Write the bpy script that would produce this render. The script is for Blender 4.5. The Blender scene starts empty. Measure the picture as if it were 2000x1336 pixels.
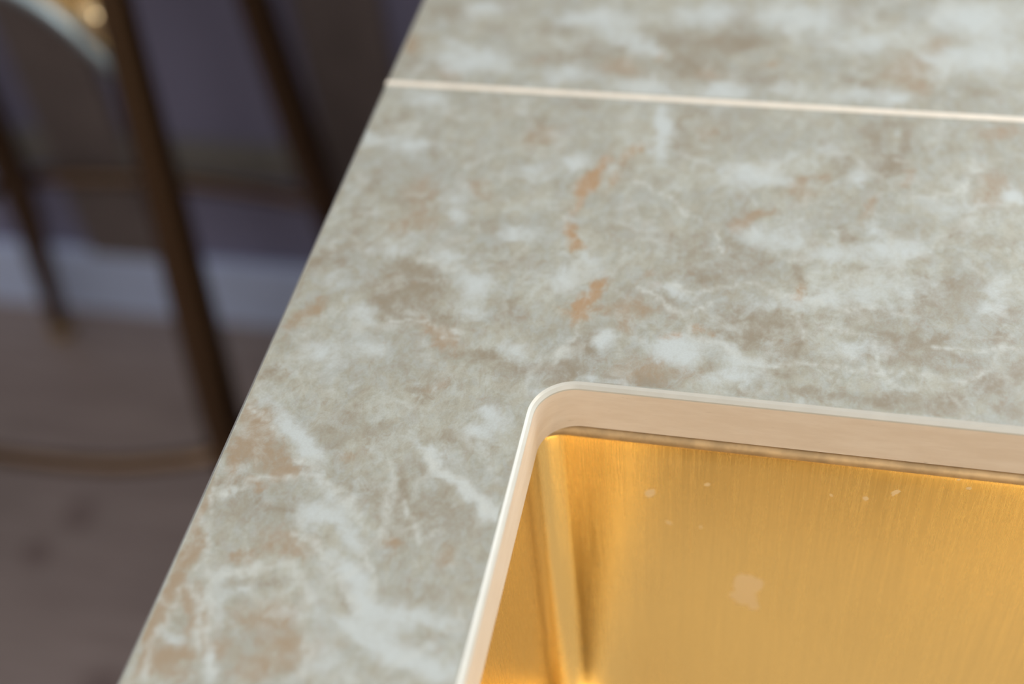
import bpy, bmesh, math, random
import numpy as np
from mathutils import Matrix, Vector
from mathutils.geometry import delaunay_2d_cdt
from mathutils import noise as mnoise

scene = bpy.context.scene
C = scene.collection
TOP = 0.92                     # height of the worktop above the floor

# ------------------------------------------------------------------ camera
cam_data = bpy.data.cameras.new('camera')
cam = bpy.data.objects.new('camera', cam_data)
C.objects.link(cam)
F_PX = 2579.0
cam_data.sensor_fit = 'HORIZONTAL'
cam_data.sensor_width = 36.0
cam_data.lens = F_PX * 36.0 / 2000.0
A = Vector((0.97569949, 0.09463511, -0.19762263))     # worktop X in camera axes
B = Vector((0.20372331, -0.72385605, 0.65918831))     # worktop Y in camera axes
D = Vector((0.08066798, 0.68343003, 0.72554536))      # straight down in camera axes
cx_ = Vector((A[0], B[0], -D[0]))
cy_ = -Vector((A[1], B[1], -D[1]))
cz_ = -Vector((A[2], B[2], -D[2]))
m = Matrix((cx_, cy_, cz_)).transposed().to_4x4()
m.translation = Vector((0, 0, TOP + 0.30))
cam.matrix_world = m
cam_data.clip_start = 0.01
cam_data.dof.use_dof = True
cam_data.dof.focus_distance = 0.397
cam_data.dof.aperture_fstop = 3.9
scene.camera = cam

# ------------------------------------------------------------------ light
scene.view_settings.view_transform = 'Standard'
scene.view_settings.look = 'None'
scene.view_settings.gamma = 1.0
scene.view_settings.exposure = -0.06
scene.view_settings.use_curve_mapping = False
world = bpy.data.worlds.new('world')
scene.world = world
world.use_nodes = True
bg = world.node_tree.nodes['Background']
bg.inputs['Color'].default_value = (0.95, 0.93, 0.93, 1)
bg.inputs['Strength'].default_value = 1.06


def area(name, loc, target, sx, sy, power, color):
    ld = bpy.data.lights.new(name, 'AREA')
    ld.shape = 'RECTANGLE'; ld.size = sx; ld.size_y = sy
    ld.energy = power; ld.color = color
    o = bpy.data.objects.new(name, ld); C.objects.link(o)
    o.location = loc
    o.rotation_euler = (Vector(target) - Vector(loc)).to_track_quat('-Z', 'Y').to_euler()
    return o


# daylight coming through the window of the back wall, right of the frame
area('window_daylight', (1.08, 1.40, 1.70), (0.5, 0.3, 0.95), 1.6, 1.1, 40, (0.86, 0.94, 1.0))
# unseen point lamp, added to put a warm glint on the stool
lp = bpy.data.lights.new('glint_lamp', 'POINT')
lp.energy = 18; lp.color = (1.0, 0.80, 0.55); lp.shadow_soft_size = 0.03
lpo = bpy.data.objects.new('glint_lamp', lp); C.objects.link(lpo)
lpo.location = (1.1, 0.55, 1.95)

# unseen warm fill, added behind the camera to brighten bowl and rim
area('front_fill', (0.9, -2.45, 1.95), (0.2, 0.3, 0.75), 1.4, 1.0, 24, (1.0, 0.95, 0.88))


# ------------------------------------------------------------------ helpers
def prop(o, label=None, cat=None, group=None, kind=None):
    if label: o['label'] = label
    if cat: o['category'] = cat
    if group: o['group'] = group
    if kind: o['kind'] = kind
    return o


def empty(name, loc, label, cat):
    o = bpy.data.objects.new(name, None)
    o.empty_display_size = 0.05
    C.objects.link(o); o.location = loc
    return prop(o, label, cat)


def link(name, me, mats, parent=None, smooth=False):
    if not isinstance(mats, (list, tuple)): mats = [mats]
    for mt in mats: me.materials.append(mt)
    o = bpy.data.objects.new(name, me); C.objects.link(o)
    if parent is not None:
        o.parent = parent
        # geometry is written in world space: take the parent's place out of it
        pm = Matrix.Identity(4); p = parent
        off = Vector((0, 0, 0))
        while p is not None:
            off += p.location; p = p.parent
        me.transform(Matrix.Translation(-off))
    if smooth:
        for p in me.polygons: p.use_smooth = True
    return o


def from_bm(name, bm, mats, parent=None, smooth=False):
    me = bpy.data.meshes.new(name)
    bmesh.ops.recalc_face_normals(bm, faces=bm.faces)
    bm.to_mesh(me); bm.free()
    return link(name, me, mats, parent, smooth)


def box_bm(bm, x0, x1, y0, y1, z0, z1, bevel=0.0):
    r = bmesh.ops.create_cube(bm, size=1.0)
    vs = r['verts']
    for v in vs:
        v.co = Vector(((x0 + x1) / 2 + v.co.x * (x1 - x0), (y0 + y1) / 2 + v.co.y * (y1 - y0), (z0 + z1) / 2 + v.co.z * (z1 - z0)))
    if bevel > 0:
        es = list({e for v in vs for e in v.link_edges})
        bmesh.ops.bevel(bm, geom=es, offset=bevel, segments=2, profile=0.6, affect='EDGES')


def box(name, x0, x1, y0, y1, z0, z1, mat, parent=None, bevel=0.0):
    bm = bmesh.new(); box_bm(bm, x0, x1, y0, y1, z0, z1, bevel)
    return from_bm(name, bm, mat, parent)


def catmull(pts, n=10, closed=False):
    pts = [Vector(p) for p in pts]; out = []
    N = len(pts)
    rng = range(N if closed else N - 1)
    for i in rng:
        if closed:
            p0, p1, p2, p3 = pts[(i - 1) % N], pts[i], pts[(i + 1) % N], pts[(i + 2) % N]
        else:
            p0, p1, p2, p3 = pts[max(i - 1, 0)], pts[i], pts[i + 1], pts[min(i + 2, N - 1)]
        for k in range(n):
            t = k / n
            out.append(0.5 * ((2 * p1) + (-p0 + p2) * t + (2 * p0 - 5 * p1 + 4 * p2 - p3) * t * t + (-p0 + 3 * p1 - 3 * p2 + p3) * t ** 3))
    if not closed: out.append(pts[-1])
    return out


def tube_bm(bm, pts, rad, seg=20, closed=False):
    pts = [Vector(p) for p in pts]; N = len(pts)
    if not hasattr(rad, '__len__'): rad = [rad] * N
    rings = []; up = None
    for i, p in enumerate(pts):
        if closed: t = pts[(i + 1) % N] - pts[(i - 1) % N]
        else: t = pts[min(i + 1, N - 1)] - pts[max(i - 1, 0)]
        t.normalize()
        if up is None:
            up = t.orthogonal().normalized()
        up = (up - t * up.dot(t)).normalized()
        s = t.cross(up)
        rings.append([bm.verts.new(p + (up * math.cos(a) + s * math.sin(a)) * rad[i]) for a in [2 * math.pi * k / seg for k in range(seg)]])
    for i in range(N if closed else N - 1):
        r0, r1 = rings[i], rings[(i + 1) % N]
        off = 0
        if closed and i == N - 1:       # match the seam
            off = min(range(seg), key=lambda k: (r1[k].co - r0[0].co).length)
        for k in range(seg):
            bm.faces.new((r0[k], r0[(k + 1) % seg], r1[(k + 1 + off) % seg], r1[(k + off) % seg]))
    if not closed:
        bm.faces.new(rings[0][::-1]); bm.faces.new(rings[-1])


def lathe_bm(bm, profile, cx, cy, seg=32):
    rings = [[bm.verts.new((cx + r * math.cos(2 * math.pi * k / seg), cy + r * math.sin(2 * math.pi * k / seg), z)) for k in range(seg)] for r, z in profile]
    for a, b in zip(rings, rings[1:]):
        for k in range(seg):
            bm.faces.new((a[k], a[(k + 1) % seg], b[(k + 1) % seg], b[k]))
    bm.faces.new(rings[0][::-1]); bm.faces.new(rings[-1])


def rrect(x0, x1, y0, y1, r, n=12):
    out = []
    for (cx, cy, a0) in ((x1 - r, y1 - r, 0), (x0 + r, y1 - r, 90), (x0 + r, y0 + r, 180), (x1 - r, y0 + r, 270)):
        for k in range(n + 1):
            a = math.radians(a0 + 90 * k / n)
            out.append((cx + r * math.cos(a), cy + r * math.sin(a)))
    return out


# ------------------------------------------------------------------ materials
class NT:
    def __init__(s, name):
        s.m = bpy.data.materials.new(name); s.m.use_nodes = True
        s.t = s.m.node_tree; s.n = s.t.nodes
        s.b = s.n['Principled BSDF']

    def N(s, ty, **kw):
        n = s.n.new(ty)
        for k, v in kw.items():
            if k in n.inputs: n.inputs[k].default_value = v
            else: setattr(n, k, v)
        return n

    def L(s, a, b): s.t.links.new(a, b)

    def noise(s, vec, scale, detail=4, rough=0.55, dist=0.0):
        n = s.N('ShaderNodeTexNoise'); n.inputs['Scale'].default_value = scale
        n.inputs['Detail'].default_value = detail; n.inputs['Roughness'].default_value = rough
        n.inputs['Distortion'].default_value = dist
        if vec is not None: s.L(vec, n.inputs['Vector'])
        return n.outputs['Fac']

    def math(s, op, a, b=None, c=None, clamp=False):
        n = s.N('ShaderNodeMath', operation=op); n.use_clamp = clamp
        for i, v in enumerate((a, b, c)):
            if v is None: continue
            if isinstance(v, (int, float)): n.inputs[i].default_value = v
            else: s.L(v, n.inputs[i])
        return n.outputs[0]

    def smooth(s, v, lo, hi, a=0.0, b=1.0):
        n = s.N('ShaderNodeMapRange', interpolation_type='SMOOTHSTEP')
        s.L(v, n.inputs['Value'])
        for k, x in (('From Min', lo), ('From Max', hi), ('To Min', a), ('To Max', b)): n.inputs[k].default_value = x
        return n.outputs[0]

    def mix(s, f, a, b):
        n = s.N('ShaderNodeMix', data_type='RGBA')
        if isinstance(f, (int, float)): n.inputs[0].default_value = f
        else: s.L(f, n.inputs[0])
        for i, v in ((6, a), (7, b)):
            if isinstance(v, tuple): n.inputs[i].default_value = (*v, 1)
            else: s.L(v, n.inputs[i])
        return n.outputs[2]

    def vec(s, scale=(1, 1, 1), kind='Object', rot=(0, 0, 0)):
        tc = s.N('ShaderNodeTexCoord'); mp = s.N('ShaderNodeMapping')
        mp.inputs['Scale'].default_value = scale; mp.inputs['Rotation'].default_value = rot
        s.L(tc.outputs[kind], mp.inputs['Vector']); return mp.outputs[0]

    def bump(s, h, strength, dist=0.001):
        n = s.N('ShaderNodeBump'); n.inputs['Strength'].default_value = strength; n.inputs['Distance'].default_value = dist
        s.L(h, n.inputs['Height']); s.L(n.outputs[0], s.b.inputs['Normal'])

    def set(s, **kw):
        for k, v in kw.items():
            k = k.replace('_', ' ')
            if isinstance(v, tuple) and len(v) == 3: v = (*v, 1)
            if isinstance(v, (int, float, tuple)): s.b.inputs[k].default_value = v
            else: s.L(v, s.b.inputs[k])
        return s.m


def plain(name, col, rough=0.5, metal=0.0, var=0.08, scale=20):
    t = NT(name)
    n = t.noise(t.vec(), scale, 5)
    c = t.mix(t.smooth(n, 0.3, 0.7), tuple(x * (1 - var) for x in col), tuple(x * (1 + var) for x in col))
    return t.set(Base_Color=c, Roughness=rough, Metallic=metal)


def stone_material():
    t = NT('printed_quartzite')
    v = t.vec()
    at = {}
    for k in ('tan', 'warm', 'rust', 'pale', 'vein'):
        n = t.N('ShaderNodeAttribute', attribute_name=k); at[k] = n.outputs['Fac']
    vr = t.vec(scale=(1.55, 1.0, 1.0), rot=(0, 0, -0.30))      # drawn out along the bedding of the stone
    big = t.noise(v, 26, 4, 0.6, 0.6)
    mid = t.noise(vr, 95, 7, 0.68, 0.7)
    mid2 = t.noise(vr, 150, 6, 0.68, 0.9)
    mid3 = t.noise(t.vec(rot=(0, 0, 0.9)), 70, 7, 0.66, 0.5)
    fine = t.noise(vr, 480, 5, 0.65, 0.4)
    grain = t.noise(v, 1500, 3, 0.6)

    def field(base, *terms):
        f = base
        for nz_, am in terms:
            f = t.math('ADD', f, t.math('MULTIPLY', t.math('SUBTRACT', nz_, 0.5), am))
        return f
    base = t.mix(t.smooth(field(mid, (big, 0.9), (fine, 0.5)), 0.34, 0.68), STONE['grey'], STONE['base'])
    base = t.mix(t.smooth(field(mid2, (big, -0.5)), 0.42, 0.68, 0, 0.6), base, STONE['cool'])
    n4 = t.noise(t.vec(scale=(1.4, 1.0, 1.0), rot=(0, 0, -0.4)), 215, 6, 0.7, 0.6)
    n5 = t.noise(t.vec(rot=(0, 0, 2.1)), 130, 7, 0.7, 0.8)
    base = t.mix(t.smooth(field(n4, (mid3, 0.7)), 0.42, 0.74, 0, 0.26), base, STONE['tan'])
    base = t.mix(t.smooth(field(n5, (big, 0.5), (n4, -0.6)), 0.48, 0.78, 0, 0.30), base, STONE['pale'])
    base = t.mix(t.smooth(field(n5, (mid2, 0.7)), 0.54, 0.36, 0, 0.14), base, STONE['warm'])
    f = t.smooth(field(at['tan'], (mid, 1.9), (n4, 1.6), (fine, 0.8)), -0.05, 1.45)
    col = t.mix(t.math('MULTIPLY', f, 0.95), base, STONE['tan'])
    f = t.smooth(field(at['warm'], (mid2, 1.6), (n4, 1.6), (fine, 0.8)), -0.05, 1.25)
    col = t.mix(t.math('MULTIPLY', f, 0.95), col, STONE['warm'])
    f = t.smooth(field(at['pale'], (mid3, 1.9), (n5, 1.3), (mid, -0.8)), -0.05, 1.28)
    col = t.mix(t.math('MULTIPLY', f, 0.95), col, STONE['pale'])
    # web of faint pale veins
    vo = t.N('ShaderNodeTexVoronoi', feature='DISTANCE_TO_EDGE'); vo.inputs['Scale'].default_value = 30
    wv = t.N('ShaderNodeVectorMath', operation='ADD')
    nz = t.N('ShaderNodeTexNoise'); nz.inputs['Scale'].default_value = 45; nz.inputs['Detail'].default_value = 5
    t.L(v, nz.inputs['Vector'])
    sc = t.N('ShaderNodeVectorMath', operation='SCALE'); sc.inputs['Scale'].default_value = 0.040
    t.L(nz.outputs['Color'], sc.inputs[0]); t.L(v, wv.inputs[0]); t.L(sc.outputs[0], wv.inputs[1]); t.L(wv.outputs[0], vo.inputs['Vector'])
    web = t.smooth(vo.outputs['Distance'], 0.0, 0.10, 1, 0)
    web = t.math('MULTIPLY', web, t.smooth(mid3, 0.42, 0.62))
    f = t.math('ADD', t.math('MULTIPLY', web, 0.36), t.math('MULTIPLY', at['vein'], t.smooth(mid2, 0.25, 0.65, 0.3, 0.85)), clamp=True)
    col = t.mix(f, col, STONE['vein'])
    f = t.smooth(field(at['rust'], (n4, 1.8), (mid2, 1.2)), 0.0, 1.35)
    f = t.math('MULTIPLY', f, t.smooth(at['rust'], 0.02, 0.35))
    col = t.mix(t.math('MULTIPLY', f, 0.9), col, STONE['rust'])
    # grain and tiny dark specks
    col = t.mix(t.smooth(grain, 0.35, 0.7, 0.0, 0.09), col, STONE['speck'])
    sp = t.N('ShaderNodeTexVoronoi'); sp.inputs['Scale'].default_value = 55; t.L(v, sp.inputs['Vector'])
    s2 = t.smooth(sp.outputs['Distance'], 0.0, 0.022, 0.4, 0)
    col = t.mix(s2, col, STONE['speck'])
    t.bump(fine, 0.02, 0.0003)
    return t.set(Base_Color=col, Roughness=t.smooth(fine, 0.3, 0.7, 0.30, 0.36))


STONE = dict(
    grey=(0.345, 0.342, 0.275), base=(0.440, 0.448, 0.375), cool=(0.415, 0.447, 0.425),
    tan=(0.280, 0.241, 0.173), warm=(0.350, 0.268, 0.175), rust=(0.40, 0.25, 0.125),
    pale=(0.535, 0.58, 0.56), vein=(0.56, 0.585, 0.535), speck=(0.17, 0.14, 0.11))


def edge_material():
    t = NT('stone_core')
    v = t.vec(scale=(1, 1, 5))
    n = t.noise(v, 60, 6, 0.6)
    c = t.mix(t.smooth(n, 0.3, 0.75), (0.76, 0.63, 0.49), (0.83, 0.71, 0.57))
    f2 = t.noise(t.vec(scale=(1, 1, 6)), 190, 5, 0.7)
    c = t.mix(t.smooth(f2, 0.62, 0.78, 0, 0.55), c, (0.34, 0.24, 0.15))
    t.bump(f2, 0.1, 0.0003)
    return t.set(Base_Color=c, Roughness=0.42)


def brass_material(name, col, rough, brush=True):
    t = NT(name)
    v = t.vec(scale=(1, 1, 0.012))
    n = t.noise(v, 1500, 3, 0.75)
    n2 = t.noise(t.vec(), 14, 4)
    c = t.mix(t.smooth(n, 0.3, 0.7), tuple(x * 0.93 for x in col), tuple(min(1, x * 1.05) for x in col))
    r = t.math('ADD', t.smooth(n, 0.3, 0.7, rough - 0.04, rough + 0.05), t.smooth(n2, 0.35, 0.7, -0.02, 0.03))
    if brush:
        # dried water marks on the far wall of the bowl: duller, lighter film
        tc = t.N('ShaderNodeTexCoord')
        wn = t.N('ShaderNodeTexNoise'); wn.inputs['Scale'].default_value = 150; wn.inputs['Detail'].default_value = 3
        t.L(tc.outputs['Object'], wn.inputs['Vector'])
        w1 = t.N('ShaderNodeVectorMath', operation='SCALE'); w1.inputs['Scale'].default_value = 0.006
        t.L(wn.outputs['Color'], w1.inputs[0])
        w2 = t.N('ShaderNodeVectorMath', operation='ADD'); t.L(tc.outputs['Object'], w2.inputs[0]); t.L(w1.outputs[0], w2.inputs[1])
        tot = None
        for (x, z, r0) in SPOTS:
            dd = t.N('ShaderNodeVectorMath', operation='DISTANCE'); t.L(w2.outputs[0], dd.inputs[0])
            dd.inputs[1].default_value = (x + 0.003, 0.2567 - 0.10 + 0.003, z + 0.003)
            s = t.smooth(dd.outputs['Value'], r0 * 0.9, r0 * 1.2, 1, 0)
            tot = s if tot is None else t.math('MAXIMUM', tot, s)
        c = t.mix(t.math('MULTIPLY', tot, 0.8), c, (1.0, 0.80, 0.50))
        r = t.math('ADD', r, t.math('MULTIPLY', tot, 0.25))
        t.bump(n, 0.035, 0.0001)
    t.b.inputs['Anisotropic'].default_value = 0.0
    return t.set(Base_Color=c, Metallic=(t.math('SUBTRACT', 1.0, t.math('MULTIPLY', tot, 0.55)) if brush else 1.0), Roughness=r)
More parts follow.
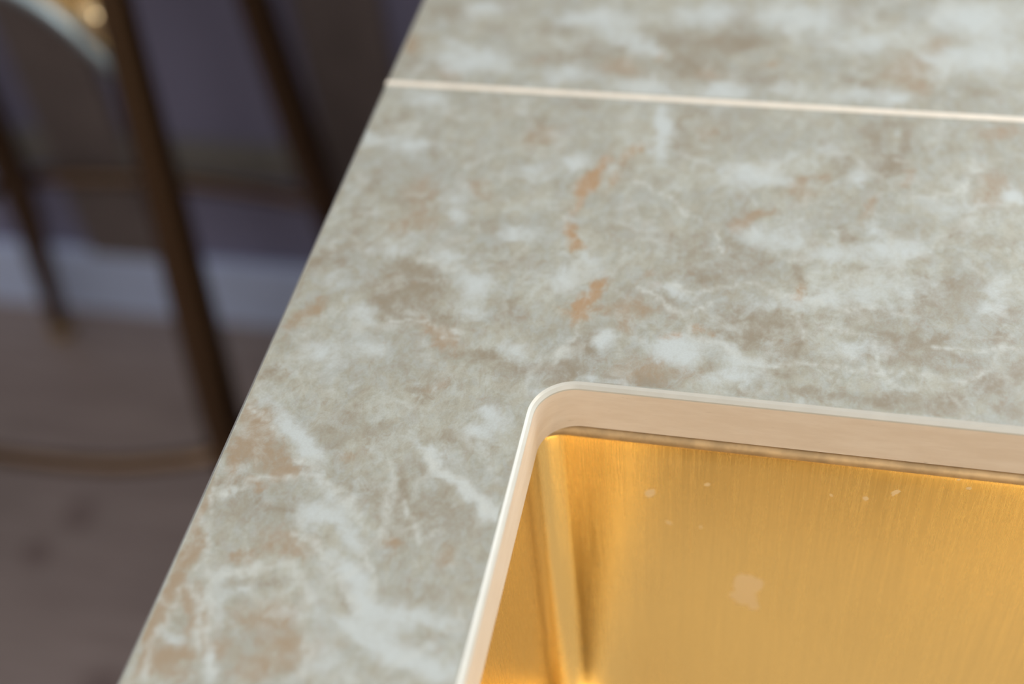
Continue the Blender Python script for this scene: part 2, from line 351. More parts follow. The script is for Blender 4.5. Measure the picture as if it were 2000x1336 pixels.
MARKS = '''
T -146.8 341.7 5.1 2.7 81 0.8;T -134.6 334.9 4.6 3.3 178 0.8;W -129.1 341.6 7.2 5.4 116 0.6;W -108.5 343.9 5.1 4.0 113 0.7;T -147.0 326.6 4.7 3.7 169 0.8;W -124.6 327.1 6.1 5.2 129 0.6
W -130.8 320.7 4.5 2.6 -178 0.6;T -146.1 318.4 4.0 2.6 -137 0.8;T -139.9 310.0 4.6 3.5 172 0.6;T -155.3 299.7 7.1 3.0 46 1.2;T -146.6 301.3 3.9 2.0 -177 0.9;T -120.5 300.4 11.1 6.1 135 1.1
T -121.5 288.9 10.6 9.3 142 1;T -124.4 284.0 7.2 6.2 151 0.7;T -109.1 279.6 8.7 3.9 171 0.8;W -106.7 272.9 7.0 3.3 141 1;W -102.4 270.8 6.1 2.5 138 0.6;T -158.3 287.2 3.9 1.5 89 0.8
W -151.6 275.1 6.9 2.0 64 1;W -147.8 280.1 4.0 2.0 82 0.7;T -158.9 262.5 2.9 2.3 137 0.6;T -153.8 249.4 4.2 3.1 172 1;T -84.7 285.3 5.4 4.9 158 0.8;T -88.4 306.3 7.6 2.5 -166 0.7
T -89.8 264.7 8.9 1.9 -179 1.2;T -73.5 261.9 8.6 2.5 -166 1.2;T -64.2 261.5 5.9 2.9 -173 1.3;T -100.7 254.0 4.8 2.9 -176 0.8;T -114.9 257.0 3.3 2.9 160 0.5;T -59.6 274.6 5.6 3.0 65 1
T -56.6 271.7 5.7 2.2 137 0.8;T -48.6 298.0 6.5 2.8 -173 0.6;W -52.1 290.4 9.7 2.5 -173 0.6;W -47.7 283.0 3.1 2.9 105 0.8;W -93.9 372.4 5.7 3.6 -178 0.6;W -89.2 378.6 5.7 3.6 -177 0.6
T -59.2 360.0 6.2 3.5 85 0.7;T -43.0 262.7 6.2 2.5 -172 0.9;T -104.3 325.4 3.2 2.1 -178 0.5;T -100.1 328.8 3.2 2.1 -178 0.5;T -130.5 367.4 7.6 1.5 104 0.8;T -60.7 329.4 6.1 2.6 -174 0.6
O -68.2 358.2 9.0 2.0 80 1;O -71.3 346.9 8.7 2.6 79 1.2;O -57.4 369.4 5.6 2.1 60 0.7;O -71.6 325.0 5.1 1.9 106 1;O -69.9 318.3 3.4 2.3 -176 1.1;O -59.0 301.4 3.8 1.7 74 1
O -61.3 292.0 7.3 2.2 70 1.3;O -63.2 288.0 5.2 1.8 -173 0.9;O -61.8 353.5 6.4 1.8 80 0.5;T -41.7 379.0 10.6 4.0 102 0.9;W -31.4 383.6 4.2 3.7 96 0.6;T -24.8 381.9 4.1 4.0 89 0.5
T 36.0 383.5 12.1 2.1 85 1.2;T 33.5 373.3 6.1 2.8 65 1.2;T 28.8 367.6 5.5 3.4 88 1;W 37.5 364.1 6.8 1.3 90 0.6;W 24.7 348.3 6.4 1.5 79 0.9;W 69.1 393.9 6.6 3.5 -171 0.8
W 65.4 365.0 6.0 4.1 80 0.8;W 61.3 356.4 3.9 3.4 50 0.7;W 2.0 356.1 5.4 4.3 88 0.9;W 8.3 363.1 4.0 2.4 47 0.6;T 16.6 371.5 5.7 5.1 71 0.8;T 25.8 384.8 8.1 3.9 90 0.9
T 8.8 381.8 2.9 2.5 84 0.7;W -11.7 341.0 5.2 2.1 -141 1.2;W -15.8 335.6 4.0 1.9 54 1.1;T 17.5 334.4 5.0 2.2 96 1;T 21.4 331.1 3.2 2.3 87 0.7;T -38.7 326.8 10.2 2.3 -178 0.6
T -31.4 320.9 7.0 3.5 -173 0.7;T -22.5 310.5 9.8 7.1 -172 0.7;T -17.2 322.6 8.5 2.3 101 0.8;T -27.6 308.9 2.3 2.1 -168 0.6;T -7.9 319.0 4.9 4.1 88 0.6;W -43.7 308.9 2.9 2.7 102 0.6
W -40.2 302.8 2.4 2.0 99 0.7;T 3.7 315.1 6.7 1.9 93 1;O 4.3 305.5 3.7 1.6 93 0.6;T -35.7 294.3 3.5 1.9 129 1.8;W -45.2 292.2 4.9 3.6 -174 0.6;O -25.0 285.9 2.4 1.6 148 0.8
O -31.7 280.8 2.5 1.5 -172 0.9;T -5.8 291.1 13.3 6.6 -172 0.9;T -9.9 282.8 11.7 5.2 -172 0.8;T 5.5 284.8 5.6 1.2 90 1.1;T 4.7 278.9 4.6 2.5 -171 0.8;W -36.1 266.9 9.3 4.6 -172 0.9
T -37.8 260.9 5.6 2.4 173 1.2;T -20.7 269.0 4.6 2.9 -171 0.7;T -0.7 270.8 6.4 2.9 -171 1;T 13.7 276.7 4.5 2.5 -170 0.5;T 25.4 319.2 6.4 1.4 -173 0.7;T 42.0 307.7 8.7 2.5 89 1
T 49.2 308.6 6.5 5.1 75 0.8;T 54.1 316.4 5.4 4.1 -161 0.7;T 36.1 290.6 10.8 1.3 170 1.1;T 46.6 291.1 4.5 1.9 -171 1;T 33.9 285.1 7.6 4.2 -169 0.9;T 44.3 280.8 6.3 3.3 -169 0.8
T 51.3 283.4 7.4 1.5 158 0.9;T 68.4 303.2 4.1 2.9 76 1;T 63.4 293.2 3.1 2.3 75 1.4;T 68.0 292.6 1.8 1.4 67 1;T 69.7 280.3 3.4 2.5 73 1.4;T 61.7 276.0 4.2 3.1 -158 1.4
T 23.0 298.1 6.2 3.5 -170 0.6;T 30.7 300.0 4.7 3.1 -168 0.6;T 54.6 340.8 2.6 2.2 66 0.7;T 64.3 336.2 6.4 2.2 -172 0.7;T -8.4 261.0 3.9 1.6 -172 1.1;T 9.5 263.8 4.5 1.8 -171 1.2
T 18.7 262.5 3.7 1.8 -170 1;T 31.6 263.8 8.0 2.4 -177 1.4;T 45.7 262.6 4.3 1.9 -170 1.2;T 50.9 267.7 3.3 2.7 -152 1.5;T 60.0 272.9 3.2 2.3 -161 1.4;T 65.4 265.0 3.6 2.3 -165 1
W -154.3 231.3 4.7 3.8 159 1.2;W -151.6 223.6 6.9 3.4 72 1.3;W -143.4 218.7 8.2 3.9 151 1;W -138.1 213.5 7.7 2.4 -173 0.9;W -153.8 213.8 5.4 2.0 96 1.1;T -153.8 205.8 4.0 1.1 176 1.5
W -145.1 207.4 3.8 1.8 -175 0.9;W -157.1 202.3 3.1 1.1 96 1;W -157.4 193.3 5.4 1.4 95 1.4;W -155.1 181.9 5.6 2.6 88 1.6;W -156.6 168.9 4.2 2.5 78 1;W -156.3 161.6 6.4 2.7 80 1.9
W -156.1 156.1 3.5 1.8 -176 1.4;W -149.3 166.4 6.1 1.5 119 1.4;W -143.9 163.6 5.6 1.1 120 1.2;W -155.5 150.0 5.0 1.2 90 1.4;W -149.5 149.6 6.3 2.9 45 1.5;W -145.8 151.6 4.2 2.1 -175 1
W -145.1 145.2 4.1 1.8 -174 0.9;T -142.9 199.5 10.5 4.3 -174 0.5;T -135.7 200.5 6.2 1.1 166 0.9;W -138.4 182.9 5.3 2.1 -154 0.9;W -128.4 189.1 8.0 2.8 165 0.8;T -130.7 176.5 7.1 2.1 -172 0.9
W -130.4 164.4 6.3 3.1 -175 0.8;W -121.9 165.8 5.7 4.3 175 0.8;W -116.8 158.2 6.8 3.0 -173 0.9;W -120.7 152.9 8.1 2.7 -172 0.8;W -124.0 148.0 4.1 2.0 -174 0.7;W -136.2 155.1 4.0 2.9 173 0.6
T -112.1 208.9 6.9 5.0 179 0.6;T -91.4 207.1 10.5 5.3 -174 0.6;T -84.0 201.8 8.6 4.8 -174 0.6;W -100.0 192.5 2.4 2.1 155 0.9;W -83.5 191.3 3.6 3.0 177 0.8;T -99.3 198.8 10.5 3.7 106 0.5
T -107.3 176.6 6.8 1.7 139 0.9;T -104.3 184.4 2.4 0.8 115 1;T -102.1 214.4 4.5 1.5 98 0.8;T -96.6 219.5 5.6 1.9 143 0.7;T -89.4 232.4 7.6 3.5 -173 0.8;T -106.0 248.1 4.8 2.5 -175 0.8
W -100.5 251.7 3.6 1.8 51 0.7;T -127.0 235.1 8.0 3.7 -145 0.7;T -128.6 224.1 7.5 3.2 -160 0.7;T -114.5 231.4 7.8 3.5 -174 0.6;W -119.1 220.5 3.3 1.4 -146 0.7;T -128.8 213.2 1.7 0.7 84 1
T -83.3 245.6 3.9 2.6 -176 0.8;T -77.9 166.4 9.3 1.1 -160 0.8;T -84.2 178.7 12.4 4.8 -172 0.4;W -71.8 176.5 1.0 0.8 -179 0.9;T -146.7 453.8 10.8 5.3 -178 0.8;W -156.3 428.0 6.6 4.9 117 0.9
T -147.7 415.4 10.4 6.1 -180 0.7;W -136.0 410.0 4.9 3.9 121 0.8;T -123.7 442.0 6.3 4.3 178 0.6;T -120.6 458.6 6.4 4.5 177 0.8;T -100.4 443.9 6.2 4.7 177 0.9;T -98.0 424.3 10.1 4.8 -177 0.7
O -102.4 420.5 3.1 2.7 123 0.4;T -84.0 431.8 7.0 6.0 112 0.6;T -71.6 432.9 5.3 4.8 166 0.9;W -69.7 420.4 5.9 5.0 177 1;O -55.9 428.1 2.7 2.2 101 0.5;T -52.6 441.2 7.2 6.3 178 0.9
T -30.0 441.0 11.8 6.9 -175 1.2;T -21.2 439.7 4.9 4.8 -168 0.6;T -44.0 422.8 11.7 8.0 -176 1.1;W -36.3 418.2 4.8 2.3 -175 0.8;O -13.1 427.6 4.6 3.3 -174 0.5;T -19.3 416.8 11.4 4.2 -175 0.9
T -29.3 458.9 6.5 6.0 98 0.8;T 13.0 462.3 4.7 3.5 89 1.2;T 26.4 463.4 2.9 2.7 66 1;W 38.6 430.3 13.6 7.4 49 0.7;T 21.5 416.5 7.5 2.0 144 1.3;W 42.1 416.5 4.4 3.6 79 1
W 47.9 447.8 4.2 3.7 67 0.7;T 63.4 416.7 4.5 3.4 -165 0.8;T -35.0 395.4 10.2 3.1 -174 0.9;T -80.4 395.0 5.8 2.5 -175 0.6;T -94.1 383.9 4.8 3.1 -178 0.7;T -149.4 378.4 8.1 2.5 -149 1
T -112.3 389.9 4.9 3.1 -179 0.5;T 30.9 395.6 5.3 2.1 -173 0.8;P -14.1 361.8 7.4 6.6 -167 0.9;P -49.0 379.4 10.6 2.4 95 1.3;P 48.4 351.0 8.7 6.1 -166 0.7;P 20.3 364.4 3.3 2.6 85 1
P 27.6 337.6 3.3 2.8 78 1;P -4.9 329.8 10.0 5.5 -172 0.8;P 14.6 324.4 5.9 3.4 -171 0.9;P 33.4 328.6 9.7 4.4 -172 0.9;P 3.3 301.0 9.5 2.7 -172 0.7;P 27.5 308.4 12.9 5.5 -172 0.8
P -34.2 300.7 8.6 2.0 159 0.9;P -31.2 276.6 7.8 4.7 -172 1.5;P -14.3 277.3 4.2 1.9 144 0.7;P 22.2 283.6 7.9 3.0 -172 0.8;P 71.5 359.6 3.3 2.3 -165 1.2;P 65.4 313.2 6.5 3.6 83 0.9
P 63.3 305.0 3.3 2.8 52 0.6;P -7.0 274.8 8.0 1.7 -172 0.8;P -14.5 267.1 6.8 3.7 -171 0.9;P -157.6 365.8 5.9 4.2 49 0.9;P -139.1 365.3 6.3 5.2 164 1;P -76.9 362.7 4.6 3.7 179 1.2
P -90.5 354.6 6.6 5.1 179 0.7;P -116.7 338.6 4.1 3.5 165 0.9;P -113.0 329.4 4.3 3.2 112 0.8;P -88.5 323.0 6.3 3.6 -176 0.9;P -131.1 311.0 5.5 4.5 167 0.9;P -64.1 313.0 3.5 3.0 108 1.1
P -111.3 307.3 8.8 2.7 147 0.8;P -99.5 295.5 5.2 4.6 159 1;P -96.7 283.1 3.7 3.2 170 0.8;P -73.2 300.6 7.1 5.7 -180 0.6;P -80.7 269.2 4.0 2.8 -177 1.1;P -124.4 265.2 4.7 3.3 179 1
P -139.3 259.9 8.7 5.2 -178 0.8;P -133.1 279.1 6.9 5.8 134 0.6;P -146.3 293.6 4.7 3.9 152 0.6;P -53.3 278.0 3.5 3.1 -178 1;P -142.3 230.4 12.3 2.6 142 1.2;P -135.8 224.1 6.9 1.6 142 1.1
P -121.1 200.4 6.8 3.5 -175 1.3;P -111.1 193.9 6.2 2.3 138 1.3;P -122.5 209.1 7.5 1.7 146 0.8;P -107.3 181.0 8.7 2.5 135 1.2;P -101.5 174.5 5.8 2.2 139 1.1;P -84.7 215.3 10.1 1.3 147 1.2
P -75.2 208.8 6.0 2.0 141 1.3;P -97.9 227.0 5.7 1.1 146 1.1;P -81.2 242.5 6.0 2.1 132 1.1;P -83.9 235.7 3.8 2.9 -179 1;P -143.5 170.9 6.7 3.1 114 0.8;P -99.5 165.7 8.7 4.0 165 1.2
P -86.7 171.3 8.4 2.7 177 1.2;P -88.9 160.7 11.9 2.5 158 1.1;P -75.7 157.5 6.6 2.6 -172 0.8;P -148.4 156.6 3.7 1.8 -175 1.1;P -136.0 149.7 6.1 1.3 111 1.1;P -107.8 155.6 5.6 4.6 131 0.7
P -138.0 172.6 4.3 1.4 -147 0.8;P -63.7 254.3 6.2 1.4 -166 1;P -52.1 260.0 7.8 1.2 -179 1;P -130.6 455.1 6.5 4.8 174 1;P -126.6 419.4 12.3 6.8 -178 1.3;P -134.9 427.3 7.1 3.1 136 0.9
P -84.9 452.1 12.4 5.5 -176 1.3;P -67.3 437.8 11.7 4.8 148 1.2;P -30.5 407.7 8.7 5.7 -175 1.2;P -60.3 406.8 10.0 5.1 -175 0.9;P -89.9 414.2 9.9 4.7 -176 0.8;P -7.4 413.8 5.6 3.5 -174 1
P -4.2 458.8 15.8 8.6 -175 1.1;P -41.8 457.9 10.1 6.5 -176 1;P 20.7 445.4 11.5 6.1 -174 1;P 16.0 410.3 9.2 4.4 -173 0.9;P 33.1 409.8 4.6 3.4 -168 1.2;P 62.4 464.2 15.7 9.8 -171 1.2
P 61.7 438.6 16.7 9.2 -172 1.1;P -140.7 392.9 6.1 4.5 175 1.3;P -48.6 391.2 8.6 2.6 97 1;P 3.9 375.3 11.0 3.8 -157 0.4
'''
VEINS = [
 [(-152.8, 143.0), (-154.8, 151.4), (-152.5, 158.7), (-152.8, 169.5), (-151.0, 174.9), (-151.6, 187.1), (-154.9, 197.7), (-157.4, 208.1)],
 [(-141.8, 154.9), (-146.8, 166.8), (-150.5, 172.0)],
 [(-134.2, 146.6), (-138.3, 154.1), (-141.9, 161.8), (-146.1, 172.7), (-151.9, 187.0)],
 [(-107.2, 220.4), (-103.5, 208.5), (-102.6, 199.1), (-105.8, 189.4), (-102.7, 183.1), (-99.4, 176.3)],
 [(-99.5, 207.5), (-94.7, 201.9), (-92.5, 196.0)],
 [(-98.9, 225.9), (-85.7, 216.9), (-72.1, 206.8)],
 [(-152.7, 203.0), (-147.6, 204.5), (-143.9, 210.1), (-130.4, 212.0), (-123.0, 210.6)],
 [(-144.7, 174.4), (-139.1, 177.5), (-131.3, 181.7), (-125.1, 183.4), (-119.0, 176.9), (-114.5, 164.8), (-110.5, 150.5)],
 [(-155.9, 235.7), (-147.2, 227.8), (-135.8, 219.8), (-123.5, 212.2), (-114.0, 203.8), (-107.9, 196.8)],
 [(-130.6, 191.8), (-119.6, 188.8), (-110.8, 179.7), (-102.1, 172.3)],
 [(-66.6, 366.1), (-69.2, 355.8), (-71.2, 342.6), (-75.1, 332.8), (-70.1, 320.2)],
 [(-59.6, 297.6), (-62.9, 289.9), (-61.9, 280.3), (-64.2, 272.3), (-67.6, 263.4)],
 [(-120.2, 307.3), (-111.4, 302.5), (-107.2, 302.1)],
 [(-125.0, 279.3), (-117.2, 277.6), (-107.8, 277.1), (-99.7, 273.7)],
 [(-109.0, 276.9), (-102.5, 271.6), (-98.9, 270.3)],
 [(-55.0, 356.2), (-43.3, 346.8), (-32.0, 337.7), (-26.2, 333.3), (-22.1, 325.9), (-21.0, 321.2)],
 [(-37.3, 305.0), (-29.8, 301.3), (-21.9, 304.2), (-14.5, 306.0), (-9.5, 306.6), (-0.6, 305.0), (9.5, 300.9), (20.5, 299.6), (26.5, 302.1)],
 [(-47.2, 301.9), (-40.3, 298.2), (-33.1, 291.9), (-27.5, 291.8), (-21.3, 298.8)],
 [(-27.7, 288.2), (-25.7, 281.6), (-18.4, 281.7), (-14.9, 277.1), (-9.2, 273.7)],
 [(4.1, 299.3), (3.9, 292.3), (7.2, 287.6)],
 [(16.0, 291.3), (23.8, 289.7), (28.0, 286.9), (31.1, 275.8)],
 [(45.5, 286.7), (57.0, 286.6), (71.4, 288.5)],
 [(39.5, 356.0), (52.4, 359.6), (59.1, 370.8), (60.6, 378.4)],
 [(-6.8, 273.2), (10.8, 276.4), (22.5, 274.7), (45.4, 274.6), (56.7, 275.3), (60.2, 278.9)],
]

# ------------------------------------------------------------------ setting
FLOOR_Z = 0.0
WALL_Y = 1.108


def floor_material():
    t = NT('brown_wood_floor')
    v = t.vec(scale=(1, 9, 1))
    n = t.noise(v, 6, 6, 0.6, 0.4)
    n2 = t.noise(t.vec(), 2.2, 3)
    c = t.mix(t.smooth(n, 0.3, 0.75), (0.26, 0.205, 0.19), (0.35, 0.285, 0.265))
    c = t.mix(t.smooth(n2, 0.4, 0.65, 0, 0.35), c, (0.20, 0.17, 0.15))
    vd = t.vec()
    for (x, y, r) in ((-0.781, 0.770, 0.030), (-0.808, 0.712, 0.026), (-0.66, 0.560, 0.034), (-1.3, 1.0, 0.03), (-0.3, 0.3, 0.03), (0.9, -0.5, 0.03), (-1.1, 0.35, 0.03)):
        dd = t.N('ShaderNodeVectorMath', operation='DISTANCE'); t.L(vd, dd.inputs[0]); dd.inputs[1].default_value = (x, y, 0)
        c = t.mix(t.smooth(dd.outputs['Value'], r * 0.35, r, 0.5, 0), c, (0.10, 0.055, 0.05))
    return t.set(Base_Color=c, Roughness=0.38)


M_floor = floor_material()
M_wall = plain('slate_violet_paint', (0.205, 0.20, 0.305), 0.6, var=0.06, scale=6)
M_stile = plain('brown_trim_paint', (0.155, 0.125, 0.12), 0.5)
M_rail = plain('olive_grey_trim_paint', (0.19, 0.18, 0.165), 0.5)
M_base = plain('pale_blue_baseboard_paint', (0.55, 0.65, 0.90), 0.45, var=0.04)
M_white = plain('white_window_paint', (0.75, 0.75, 0.73), 0.4, var=0.02)
M_cab = plain('cream_cabinet_paint', (0.50, 0.44, 0.36), 0.45, var=0.03)
M_dark = plain('dark_plinth', (0.05, 0.045, 0.04), 0.6)  # even near-black finish of the plinth

fl = box('floor', -2.6, 2.6, -2.2, WALL_Y + 0.15, -0.06, FLOOR_Z, M_floor); prop(fl, kind='structure')

M_front = plain('warm_white_room_paint', (0.78, 0.72, 0.64), 0.7, var=0.02, scale=4)
M_room = plain('warm_grey_room_paint', (0.23, 0.20, 0.18), 0.7, var=0.03, scale=4)
for nm, a in (('wall_left', (-2.75, -2.6, -2.2, WALL_Y + 0.15)), ('wall_right', (2.6, 2.75, -2.2, WALL_Y + 0.15))):
    w_ = box(nm, *a, 0, 2.6, M_room); prop(w_, kind='structure')
bm = bmesh.new()
box_bm(bm, -2.75, 0.2, -2.35, -2.2, 0, 2.6); box_bm(bm, 1.6, 2.75, -2.35, -2.2, 0, 2.6)
box_bm(bm, 0.2, 1.6, -2.35, -2.2, 0, 1.4); box_bm(bm, 0.2, 1.6, -2.35, -2.2, 2.45, 2.6)  # opening made for the added front fill
w_ = from_bm('wall_front', bm, M_front); prop(w_, kind='structure')
added_win = bpy.data.objects.new('added_window', None); C.objects.link(added_win); added_win.location = (0, 0, 0); prop(added_win, kind='structure')  # unseen window, added to frame the front fill lamp
bm = bmesh.new()
for a in ((0.2, 0.25, 1.4, 2.45), (1.55, 1.6, 1.4, 2.45), (0.25, 1.55, 1.4, 1.45), (0.25, 1.55, 2.40, 2.45), (0.88, 0.92, 1.45, 2.40)):
    box_bm(bm, a[0], a[1], -2.30, -2.25, a[2], a[3])
from_bm('window_frame', bm, M_white, added_win)

# back wall with a window opening right of the camera's view
WX0, WX1, WZ0, WZ1 = 0.30, 1.88, 1.14, 2.22
bm = bmesh.new()
box_bm(bm, -2.6, WX0, WALL_Y, WALL_Y + 0.15, 0, 2.6)
box_bm(bm, WX1, 2.6, WALL_Y, WALL_Y + 0.15, 0, 2.6)
box_bm(bm, WX0, WX1, WALL_Y, WALL_Y + 0.15, 0, WZ0)
box_bm(bm, WX0, WX1, WALL_Y, WALL_Y + 0.15, WZ1, 2.6)
wall = from_bm('wall_back', bm, M_wall); prop(wall, kind='structure')
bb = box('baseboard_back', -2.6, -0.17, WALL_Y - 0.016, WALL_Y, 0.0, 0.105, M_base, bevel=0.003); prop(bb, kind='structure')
# panelled wall: brown stiles and an olive grey middle rail
for x0, x1 in ((-0.876, -0.775), (-0.520, -0.425), (-1.40, -1.30)):
    box('stile', x0, x1, WALL_Y - 0.014, WALL_Y, 0.105, 2.6, M_stile, wall, 0.002)
for x0, x1 in ((-0.775, -0.520), (-1.30, -0.876)):
    box('rail', x0, x1, WALL_Y - 0.012, WALL_Y, 0.250, 0.298, M_rail, wall, 0.002)

win = bpy.data.objects.new('window_1', None); C.objects.link(win); win.location = (0, 0, 0); prop(win, kind='structure')
bm = bmesh.new()
for a in ((WX0, WX0 + 0.05, WZ0, WZ1), (WX1 - 0.05, WX1, WZ0, WZ1), (WX0 + 0.05, WX1 - 0.05, WZ0, WZ0 + 0.05), (WX0 + 0.05, WX1 - 0.05, WZ1 - 0.05, WZ1), (1.07, 1.11, WZ0 + 0.05, WZ1 - 0.05)):
    box_bm(bm, a[0], a[1], WALL_Y + 0.03, WALL_Y + 0.08, a[2], a[3])
from_bm('window_frame', bm, M_white, win)
box('window_sill', WX0 - 0.04, WX1 + 0.04, WALL_Y - 0.05, WALL_Y + 0.03, WZ0 - 0.03, WZ0, M_white, win, 0.004)

# ------------------------------------------------------------------ worktop
X0, X1 = -0.1592, 1.9
Y0, YS = -0.24, 0.4006          # front edge, joint
JW = 0.0028                     # joint width
YB = 1.08
TH = 0.0195                     # stone thickness
HX0, HX1, HY0, HY1, HR = -0.0714, 0.43, -0.052, 0.2592, 0.0140   # bowl cut-out at the top face
CH = 0.0016                     # its chamfer

M_stone = stone_material()
M_core = edge_material()
M_arris = plain('pale_polished_arris', (0.60, 0.595, 0.53), 0.32, var=0.03, scale=120)


def fbm(x, y, z, o=4):
    return mnoise.fractal(Vector((x, y, z)), 0.8, 2.0, o)


def paint(me):
    """write the print of the slab (its patches and veins, in millimetres on the stone) as attributes"""
    n = len(me.vertices)
    co = np.empty(n * 3, np.float64); me.vertices.foreach_get('co', co); co = co.reshape(-1, 3)
    p = co[:, :2] * 1000.0
    w = np.zeros_like(p)
    near = (p[:, 0] < 300) & (p[:, 1] > 100) & (p[:, 1] < 520)
    for i in np.nonzero(near)[0]:
        x, y = p[i]
        w[i, 0] = 2.4 * fbm(x / 9, y / 9, 3.1) + 0.9 * fbm(x / 2.5, y / 2.5, 5.1, 2)
        w[i, 1] = 2.4 * fbm(x / 9, y / 9, 13.7) + 0.9 * fbm(x / 2.5, y / 2.5, 15.1, 2)
    q = p + w
    F = {k: np.zeros(n) for k in ('tan', 'warm', 'rust', 'pale', 'vein')}
    key = {'T': 'tan', 'W': 'warm', 'O': 'rust', 'P': 'pale'}
    for it in MARKS.replace('\n', ';').split(';'):
        it = it.split()
        if len(it) < 7: continue
        k = it[0]; x, y, r1, r2, an, am = map(float, it[1:])
        sel = np.nonzero((abs(q[:, 0] - x) < 2.2 * r1) & (abs(q[:, 1] - y) < 2.2 * r1))[0]
        d = q[sel] - (x, y)
        c, s = math.cos(math.radians(an)), math.sin(math.radians(an))
        u = (d[:, 0] * c + d[:, 1] * s) / r1; v = (-d[:, 0] * s + d[:, 1] * c) / r2
        F[key[k]][sel] += 1.3 * am * np.exp(-(u * u + v * v) * 0.75)
        if k == 'W': F['tan'][sel] += 0.3 * am * np.exp(-(u * u + v * v) * 0.75)
    for j, pl in enumerate(VEINS):
        pl = catmull([(x, y, 0) for x, y in pl], 6)
        wd = 0.55 + 0.4 * ((j * 7) % 5) / 5
        if j == 5: wd = 1.5
        best = np.full(n, 1e9)
        for a, b in zip(pl, pl[1:]):
            ax, ay = a[0], a[1]; dx, dy = b[0] - ax, b[1] - ay
            L2 = dx * dx + dy * dy + 1e-9
            sel = np.nonzero((abs(q[:, 0] - ax) < 14) & (abs(q[:, 1] - ay) < 14))[0]
            t = np.clip(((q[sel, 0] - ax) * dx + (q[sel, 1] - ay) * dy) / L2, 0, 1)
            dd = np.hypot(q[sel, 0] - ax - t * dx, q[sel, 1] - ay - t * dy)
            best[sel] = np.minimum(best[sel], dd)
        F['vein'] = np.maximum(F['vein'], 0.75 * np.exp(-(best / wd) ** 2) + 0.15 * np.exp(-(best / (3 * wd)) ** 2))
    for k, a in F.items():
        if k != 'vein': a = 1.45 * (1 - np.exp(-a / 1.25))
        at = me.attributes.new(k, 'FLOAT', 'POINT'); at.data.foreach_set('value', a.astype(np.float32))


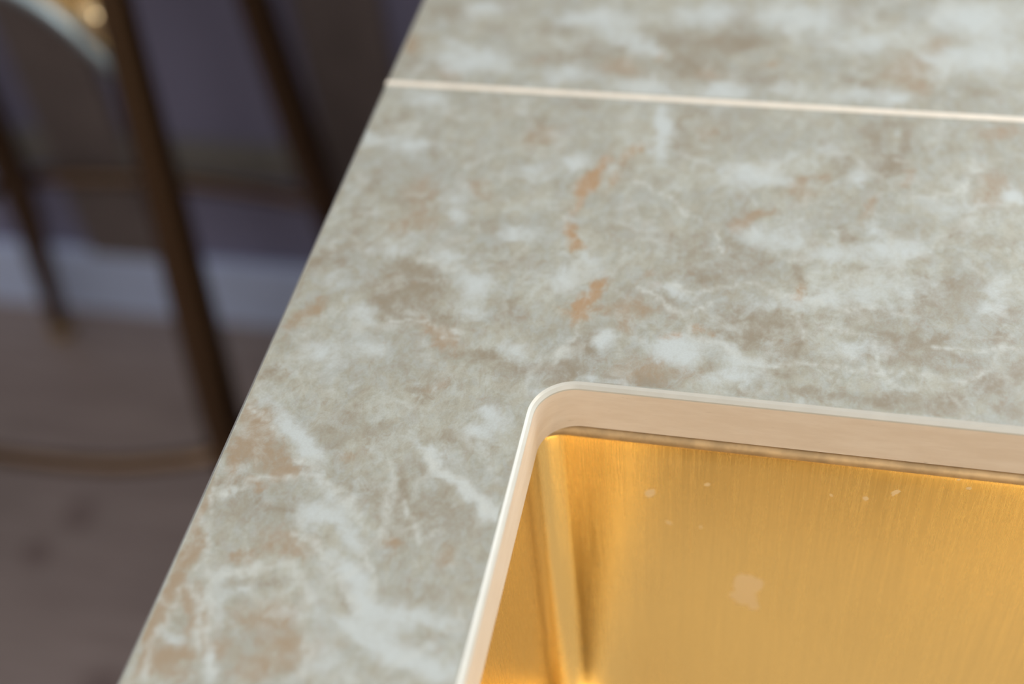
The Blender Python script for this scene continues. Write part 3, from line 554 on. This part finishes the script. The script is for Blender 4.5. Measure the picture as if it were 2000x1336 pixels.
def slab(name, x0, x1, y0, y1, hole, fine, parent=None):
    """stone slab: finely meshed printed face, chamfered arrises, core edges, optional cut-out"""
    c = 0.0011
    ox0, ox1, oy0, oy1 = x0 + c, x1 - c, y0, y1
    st = 0.0013
    pts = []; edges = []; corners = [(ox0, oy0), (ox1, oy0), (ox1, oy1), (ox0, oy1)]
    pts += corners; edges += [(0, 1), (1, 2), (2, 3), (3, 0)]
    hl = None
    if hole:
        hl = rrect(HX0, HX1, HY0, HY1, HR, 14); b = len(pts)
        pts += hl; edges += [(b + i, b + (i + 1) % len(hl)) for i in range(len(hl))]

    def inside_hole(x, y, g):
        if not hole: return False
        if x < HX0 - g or x > HX1 + g or y < HY0 - g or y > HY1 + g: return False
        dx = max(HX0 + HR - x, x - (HX1 - HR), 0); dy = max(HY0 + HR - y, y - (HY1 - HR), 0)
        return (dx == 0 or dy == 0) or math.hypot(dx, dy) < HR + g
    fx0, fx1, fy0, fy1 = fine
    for ix in range(int((fx1 - fx0) / st) + 1):
        for iy in range(int((fy1 - fy0) / st) + 1):
            x, y = fx0 + ix * st + 0.0004 * (iy % 2), fy0 + iy * st
            if ox0 + 3e-4 < x < ox1 and oy0 + 3e-4 < y < oy1 - 3e-4 and not inside_hole(x, y, 4e-4): pts.append((x, y))
    k = 0.05
    for ix in range(int((x1 - x0) / k)):
        for iy in range(int((y1 - y0) / k)):
            x, y = x0 + 0.02 + ix * k, y0 + 0.02 + iy * k
            if not (fx0 - 0.01 < x < fx1 + 0.01 and fy0 - 0.01 < y < fy1 + 0.01) and not inside_hole(x, y, 0.004) and x < ox1 - .01 and y < oy1 - .005: pts.append((x, y))
    vs, es, fs, *_ = delaunay_2d_cdt([Vector(p) for p in pts], edges, [], 0, 1e-6)
    verts = [(v.x, v.y, 0.0) for v in vs]
    faces = []
    for f in fs:
        gx = sum(vs[i].x for i in f) / 3; gy = sum(vs[i].y for i in f) / 3
        if hole and inside_hole(gx, gy, -2e-6): continue
        faces.append(tuple(f))
    mi = [0] * len(faces)

    def strip(la, lb, mat, smooth=False):
        b0 = len(verts); n_ = len(la); verts.extend(la); verts.extend(lb)
        for i in range(n_):
            j = (i + 1) % n_
            faces.append((b0 + i, b0 + j, b0 + n_ + j, b0 + n_ + i)); mi.append(mat)
    o0 = [(x, y, 0) for x, y in corners]
    o1 = [(x0, y0, -c), (x1, y0, -c), (x1, y1, -c), (x0, y1, -c)]
    o2 = [(x, y, -TH) for x, y, z in o1]
    strip(o0, o1, 1); strip(o1, o2, 2)
    if hole:
        h = [(x, y, 0) for x, y in hl]
        l1 = [(x, y, -CH * 0.35) for x, y in rrect(HX0 + CH * .5, HX1 - CH * .5, HY0 + CH * .5, HY1 - CH * .5, HR - CH * .5, 14)]
        l2 = [(x, y, -CH) for x, y in rrect(HX0 + CH, HX1 - CH, HY0 + CH, HY1 - CH, HR - CH, 14)]
        l2b = [(x, y, -CH - 0.0006) for x, y, z in l2]
        l3 = [(x, y, -TH + 0.0002) for x, y, z in l2]
        l4 = [(x, y, -TH) for x, y in rrect(HX0 + CH - .0002, HX1 - CH + .0002, HY0 + CH - .0002, HY1 - CH + .0002, HR - CH, 14)]
        strip(h, l1, 1); strip(l1, l2, 1); strip(l2, l2b, 1); strip(l2b, l3, 2); strip(l3, l4, 2)
        # underside ring round the cut-out
        lo = [(x, y, -TH) for x, y in rrect(HX0 - .012, HX1 + .012, HY0 - .012, HY1 + .012, HR + .012, 14)]
        strip(l4, lo, 2)
        # underside field
        for a in ((x0, x1, y0, HY0 - .012), (x0, x1, HY1 + .012, y1), (x0, HX0 - .012, HY0 - .012, HY1 + .012), (HX1 + .012, x1, HY0 - .012, HY1 + .012)):
            b0 = len(verts); verts.extend([(a[0], a[2], -TH), (a[0], a[3], -TH), (a[1], a[3], -TH), (a[1], a[2], -TH)]); faces.append((b0, b0 + 1, b0 + 2, b0 + 3)); mi.append(2)
    else:
        b0 = len(verts); verts.extend(o2); faces.append((b0 + 3, b0 + 2, b0 + 1, b0)); mi.append(2)
    me = bpy.data.meshes.new(name)
    me.from_pydata(verts, [], faces)
    me.polygons.foreach_set('material_index', mi)
    me.polygons.foreach_set('use_smooth', [m_ > 0 and hole for m_ in mi])
    me.update(); paint(me)
    for mt in (M_stone, M_arris, M_core): me.materials.append(mt)
    o = bpy.data.objects.new(name, me); C.objects.link(o)
    o.location = (0, 0, TOP)
    return o


front = slab('countertop', X0, X1, Y0, YS, True, (X0, 0.13, 0.135, YS))
prop(front, 'pale grey-green quartzite-look worktop slab with tan veining and the rounded cut-out round the brass bowl', 'countertop')
back = slab('countertop', X0, X1, YS + JW, YB, False, (X0, 0.19, YS + JW, 0.50))
prop(back, 'mottled stone worktop slab behind the pale joint line, at the top of the picture', 'countertop')
bm = bmesh.new(); box_bm(bm, X0 + .0003, X1, YS, YS + JW, TOP - TH, TOP + 0.0001)
M_joint = plain('beige_joint_filler', (0.80, 0.73, 0.61), 0.5, var=0.05, scale=150)
from_bm('joint_filler', bm, M_joint, front)

# ------------------------------------------------------------------ sink
SX, SY, SZ = 0.18, 0.10, -0.20
SPOTS = [(-0.0361 - SX, -0.0479 - SZ, 0.0022), (-0.0024 - SX, -0.0940 - SZ, 0.0052), (-0.0036 - SX, -0.1025 - SZ, 0.0050), (0.0002 - SX, -0.1075 - SZ, 0.0022),
         (0.0387 - SX, -0.0337 - SZ, 0.0012), (0.0305 - SX, -0.0380 - SZ, 0.0009), (0.0208 - SX, -0.0380 - SZ, 0.0011), (-0.0182 - SX, -0.0403 - SZ, 0.0009),
         (0.0586 - SX, -0.0277 - SZ, 0.0011), (-0.0192 - SX, -0.064 - SZ, 0.0008), (0.0549 - SX, -0.0242 - SZ, 0.0008), (-0.0300 - SX, -0.0640 - SZ, 0.0010)]


sink = empty('kitchen_sink', (SX, SY, TOP + SZ), 'brushed brass undermount sink bowl set into the stone worktop cut-out', 'sink')
M_brass = brass_material('brushed_brass', (0.83, 0.645, 0.35), 0.235)
SB = dict(x0=-0.0740, x1=0.4325, y0=-0.0545, y1=0.2563)
bm = bmesh.new()
prof = [(-0.030, -TH - 0.0005, 0.030), (-0.0036, -TH - 0.0005, 0.0150), (-0.0024, -TH - 0.0007, 0.0140), (-0.0013, -TH - 0.0013, 0.0130), (-0.0005, -TH - 0.0023, 0.0122), (-0.0001, -TH - 0.0036, 0.0117), (0.0, -TH - 0.0050, 0.0115)]
zs = [-0.03, -0.06, -0.10, -0.14, -0.17, -0.200]
prof += [(0.0, z, 0.0115) for z in zs]
for k in range(1, 9):
    a = math.radians(90 * k / 8)
    prof.append((0.022 * (1 - math.cos(a)), -0.200 - 0.022 * math.sin(a), 0.0115 + 0.012 * (1 - math.cos(a))))
prof += [(0.06, -0.2235, 0.03), (0.12, -0.226, 0.04)]
loops = []
for ins, z, r in prof:
    pl = rrect(SB['x0'] + ins, SB['x1'] - ins, SB['y0'] + ins, SB['y1'] - ins, r, 14)
    loops.append([bm.verts.new((x, y, TOP + z)) for x, y in pl])
for la, lb in zip(loops, loops[1:]):
    for i in range(len(la)):
        j = (i + 1) % len(la); bm.faces.new((la[i], la[j], lb[j], lb[i]))
bm.faces.new(loops[-1])
M_lip = plain('dimmed_brass_rim', (0.50, 0.34, 0.17), 0.5, 0.7, var=0.15, scale=200)  # lip brass coloured darker to stand in for a dimmer reflection
nl = 15 * 4
bm.faces.ensure_lookup_table()
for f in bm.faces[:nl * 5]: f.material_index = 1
bowl = from_bm('bowl', bm, [M_brass, M_lip], sink, smooth=True)
sol = bowl.modifiers.new('thickness', 'SOLIDIFY'); sol.thickness = 0.0012; sol.offset = -1
bm = bmesh.new(); lathe_bm(bm, [(0.057, TOP - 0.2258), (0.055, TOP - 0.2235), (0.046, TOP - 0.2245), (0.04, TOP - 0.2255), (0.012, TOP - 0.2252), (0.008, TOP - 0.221), (0.006, TOP - 0.218)], SX, SY)
from_bm('drain_strainer', bm, M_brass, sink, smooth=True)

# cabinet carrying the worktop
cab = empty('base_cabinet', (0.8, 0.4, 0), 'cream base cabinet under the stone worktop, hidden below its overhang', 'cabinet')
CX = X0 + 0.03
box('side_panel', CX, CX + 0.018, Y0 + 0.03, YB - 0.01, 0.10, TOP - TH - 0.0001, M_cab, cab, 0.001)
box('front_panel', CX + 0.018, X1 - 0.02, Y0 + 0.03, Y0 + 0.048, 0.10, TOP - TH - 0.0001, M_cab, cab, 0.001)
box('side_panel', X1 - 0.038, X1 - 0.02, Y0 + 0.048, YB - 0.01, 0.10, TOP - TH - 0.0001, M_cab, cab, 0.001)
box('back_panel', CX + 0.018, X1 - 0.038, YB - 0.028, YB - 0.01, 0.10, TOP - TH - 0.0001, M_cab, cab, 0.001)
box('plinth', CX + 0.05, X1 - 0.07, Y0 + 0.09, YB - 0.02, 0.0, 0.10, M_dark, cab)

# ------------------------------------------------------------------ stool
M_metal = brass_material('aged_brass_tube', (0.165, 0.105, 0.062), 0.22, brush=False)
M_cap = plain('worn_brass_glide', (0.40, 0.27, 0.12), 0.35, 0.6)
M_seat = plain('pale_blue_seat_fabric', (0.45, 0.52, 0.58), 0.8, var=0.06, scale=300)
stool = empty('bar_stool', (-0.70, 0.865, 0), 'bar stool with slim aged brass legs and a bowed footrest, left of the worktop edge', 'stool')
# (x, y) of each leg at the floor, at the footrest and at its top under the seat frame
LEGS = [((-0.490, 0.645), (-0.498, 0.697), (-0.512, 0.785)), ((-0.499, 1.062), (-0.505, 1.034), (-0.515, 0.975)),
        ((-0.931, 1.046), (-0.890, 1.033), (-0.830, 0.982)), ((-0.928, 0.645), (-0.905, 0.697), (-0.880, 0.785))]
ZT = 0.752
for i, (f0, f1, f2) in enumerate(LEGS):
    pts = [(f0[0], f0[1], 0.012), ((f0[0] + f1[0]) / 2, (f0[1] + f1[1]) / 2, 0.135), (f1[0], f1[1], 0.27),
           ((f1[0] + f2[0]) / 2, (f1[1] + f2[1]) / 2, (0.27 + ZT) / 2), (f2[0], f2[1], ZT)]
    cp = catmull(pts, 10)
    rr = [0.0120 + 0.0078 * min(1, max(0, (p.z - 0.02) / 0.28)) - 0.0055 * min(1, max(0, (p.z - 0.38) / 0.3)) for p in cp]
    bm = bmesh.new(); tube_bm(bm, cp, rr, 24)
    leg = from_bm('leg', bm, M_metal, stool, smooth=True)
    bm = bmesh.new(); lathe_bm(bm, [(0.0135, 0.0), (0.0150, 0.004), (0.0145, 0.016), (0.0124, 0.03)], f0[0], f0[1], 20)
    from_bm('foot_cap', bm, M_cap, leg, smooth=True)
# rail under the seat, joining the tops of the legs
bm = bmesh.new(); tube_bm(bm, [(x, y, ZT + 0.004) for x, y in rrect(-0.885, -0.505, 0.785, 0.975, 0.03, 6)], 0.0125, 16, closed=True)
from_bm('seat_frame', bm, M_metal, stool, smooth=True)
# arched brace between each pair of legs, with a brass gusset plate and a polished dome added at each end to catch a glint
M_gusset = plain('satin_brass', (0.90, 0.62, 0.27), 0.45, 0.6, var=0.03)
M_polish = plain('polished_brass', (0.97, 0.76, 0.45), 0.06, 1.0, var=0.03)
M_brace = plain('window_tinted_brace', (0.38, 0.47, 0.52), 0.33, 1.0, var=0.03)  # pale blue of the window light is put into the brace colour
for yb, s in ((0.776, -1), (0.984, 1)):
    half = [(-0.520, 0.612), (-0.530, 0.640), (-0.5430, 0.660), (-0.560, 0.682), (-0.582, 0.701), (-0.620, 0.721), (-0.66, 0.730)]
    pts = [(x, yb, z) for x, z in half] + [(-0.697, yb, 0.733)] + [(-1.394 - x, yb, z) for x, z in half[::-1]]
    bm = bmesh.new(); tube_bm(bm, catmull(pts, 6), 0.0085, 18)
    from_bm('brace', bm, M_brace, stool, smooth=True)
    for mir in (0, 1):
        out = [(-0.519, 0.625)] + [(x + 0.004, z + 0.004) for x, z in half[1:6]] + [(-0.620, 0.748), (-0.514, 0.748)]
        if mir: out = [(-1.394 - x, z) for x, z in out]
        bm = bmesh.new()
        fr = [bm.verts.new((x, yb - 0.002, z)) for x, z in out]; bk = [bm.verts.new((x, yb + 0.002, z)) for x, z in out]
        bm.faces.new(fr); bm.faces.new(bk[::-1])
        for k in range(len(out)): bm.faces.new((fr[k], bk[k], bk[(k + 1) % len(out)], fr[(k + 1) % len(out)]))
        bmesh.ops.bevel(bm, geom=list(bm.edges), offset=0.0008, segments=2, affect='EDGES')
        gp = from_bm('gusset_plate', bm, M_gusset, stool)
        cxx = -0.532 if not mir else -1.394 + 0.532
        bm = bmesh.new()
        rings = []
        for k in range(8):
            a_ = math.radians(90 * k / 7)
            rings.append([bm.verts.new((cxx + 0.015 * math.cos(a_) * math.cos(q_), yb + s * (0.002 + 0.010 * math.sin(a_)), 0.685 + 0.015 * math.cos(a_) * math.sin(q_))) for q_ in [2 * math.pi * j / 20 for j in range(20)]] if k < 7 else [bm.verts.new((cxx, yb + s * 0.012, 0.685))])
        for r0, r1 in zip(rings, rings[1:]):
            for j in range(20):
                if len(r1) > 1: bm.faces.new((r0[j], r0[(j + 1) % 20], r1[(j + 1) % 20], r1[j]))
                else: bm.faces.new((r0[j], r0[(j + 1) % 20], r1[0]))
        bm.faces.new(rings[0][::-1])
        from_bm('glint_dome', bm, M_polish, gp, smooth=True)  # added dome, shaped to catch the lamp as a highlight
ring = [(-0.498, 0.697), (-0.555, 0.668), (-0.637, 0.655), (-0.76, 0.655), (-0.85, 0.668), (-0.903, 0.697), (-0.922, 0.78), (-0.922, 0.95), (-0.905, 1.034), (-0.84, 1.052), (-0.70, 1.060), (-0.57, 1.050), (-0.505, 1.034), (-0.482, 0.95), (-0.478, 0.78)]
bm = bmesh.new(); tube_bm(bm, catmull([(x, y, 0.27) for x, y in ring], 8, True), 0.0085, 16, closed=True)
from_bm('footrest', bm, M_metal, stool, smooth=True)
bm = bmesh.new()
zt = 0.768
sp = [(0.0, 0.0), (0.004, -0.004), (0.0, 0.0)]
lo = []
for ins, z, r in ((0.03, zt, 0.05), (0.004, zt + 0.004, 0.07), (0.0, zt + 0.02, 0.075), (0.0, zt + 0.035, 0.075), (0.01, zt + 0.052, 0.07), (0.04, zt + 0.062, 0.05), (0.10, zt + 0.060, 0.03)):
    pl = rrect(-0.89 + ins, -0.51 - ins, 0.768 + ins, 1.02 - ins, r, 8)
    lo.append([bm.verts.new((x, y, z)) for x, y in pl])
for la, lb in zip(lo, lo[1:]):
    for i in range(len(la)):
        j = (i + 1) % len(la); bm.faces.new((la[i], la[j], lb[j], lb[i]))
bm.faces.new(lo[0][::-1]); bm.faces.new(lo[-1])
from_bm('seat', bm, M_seat, stool, smooth=True)
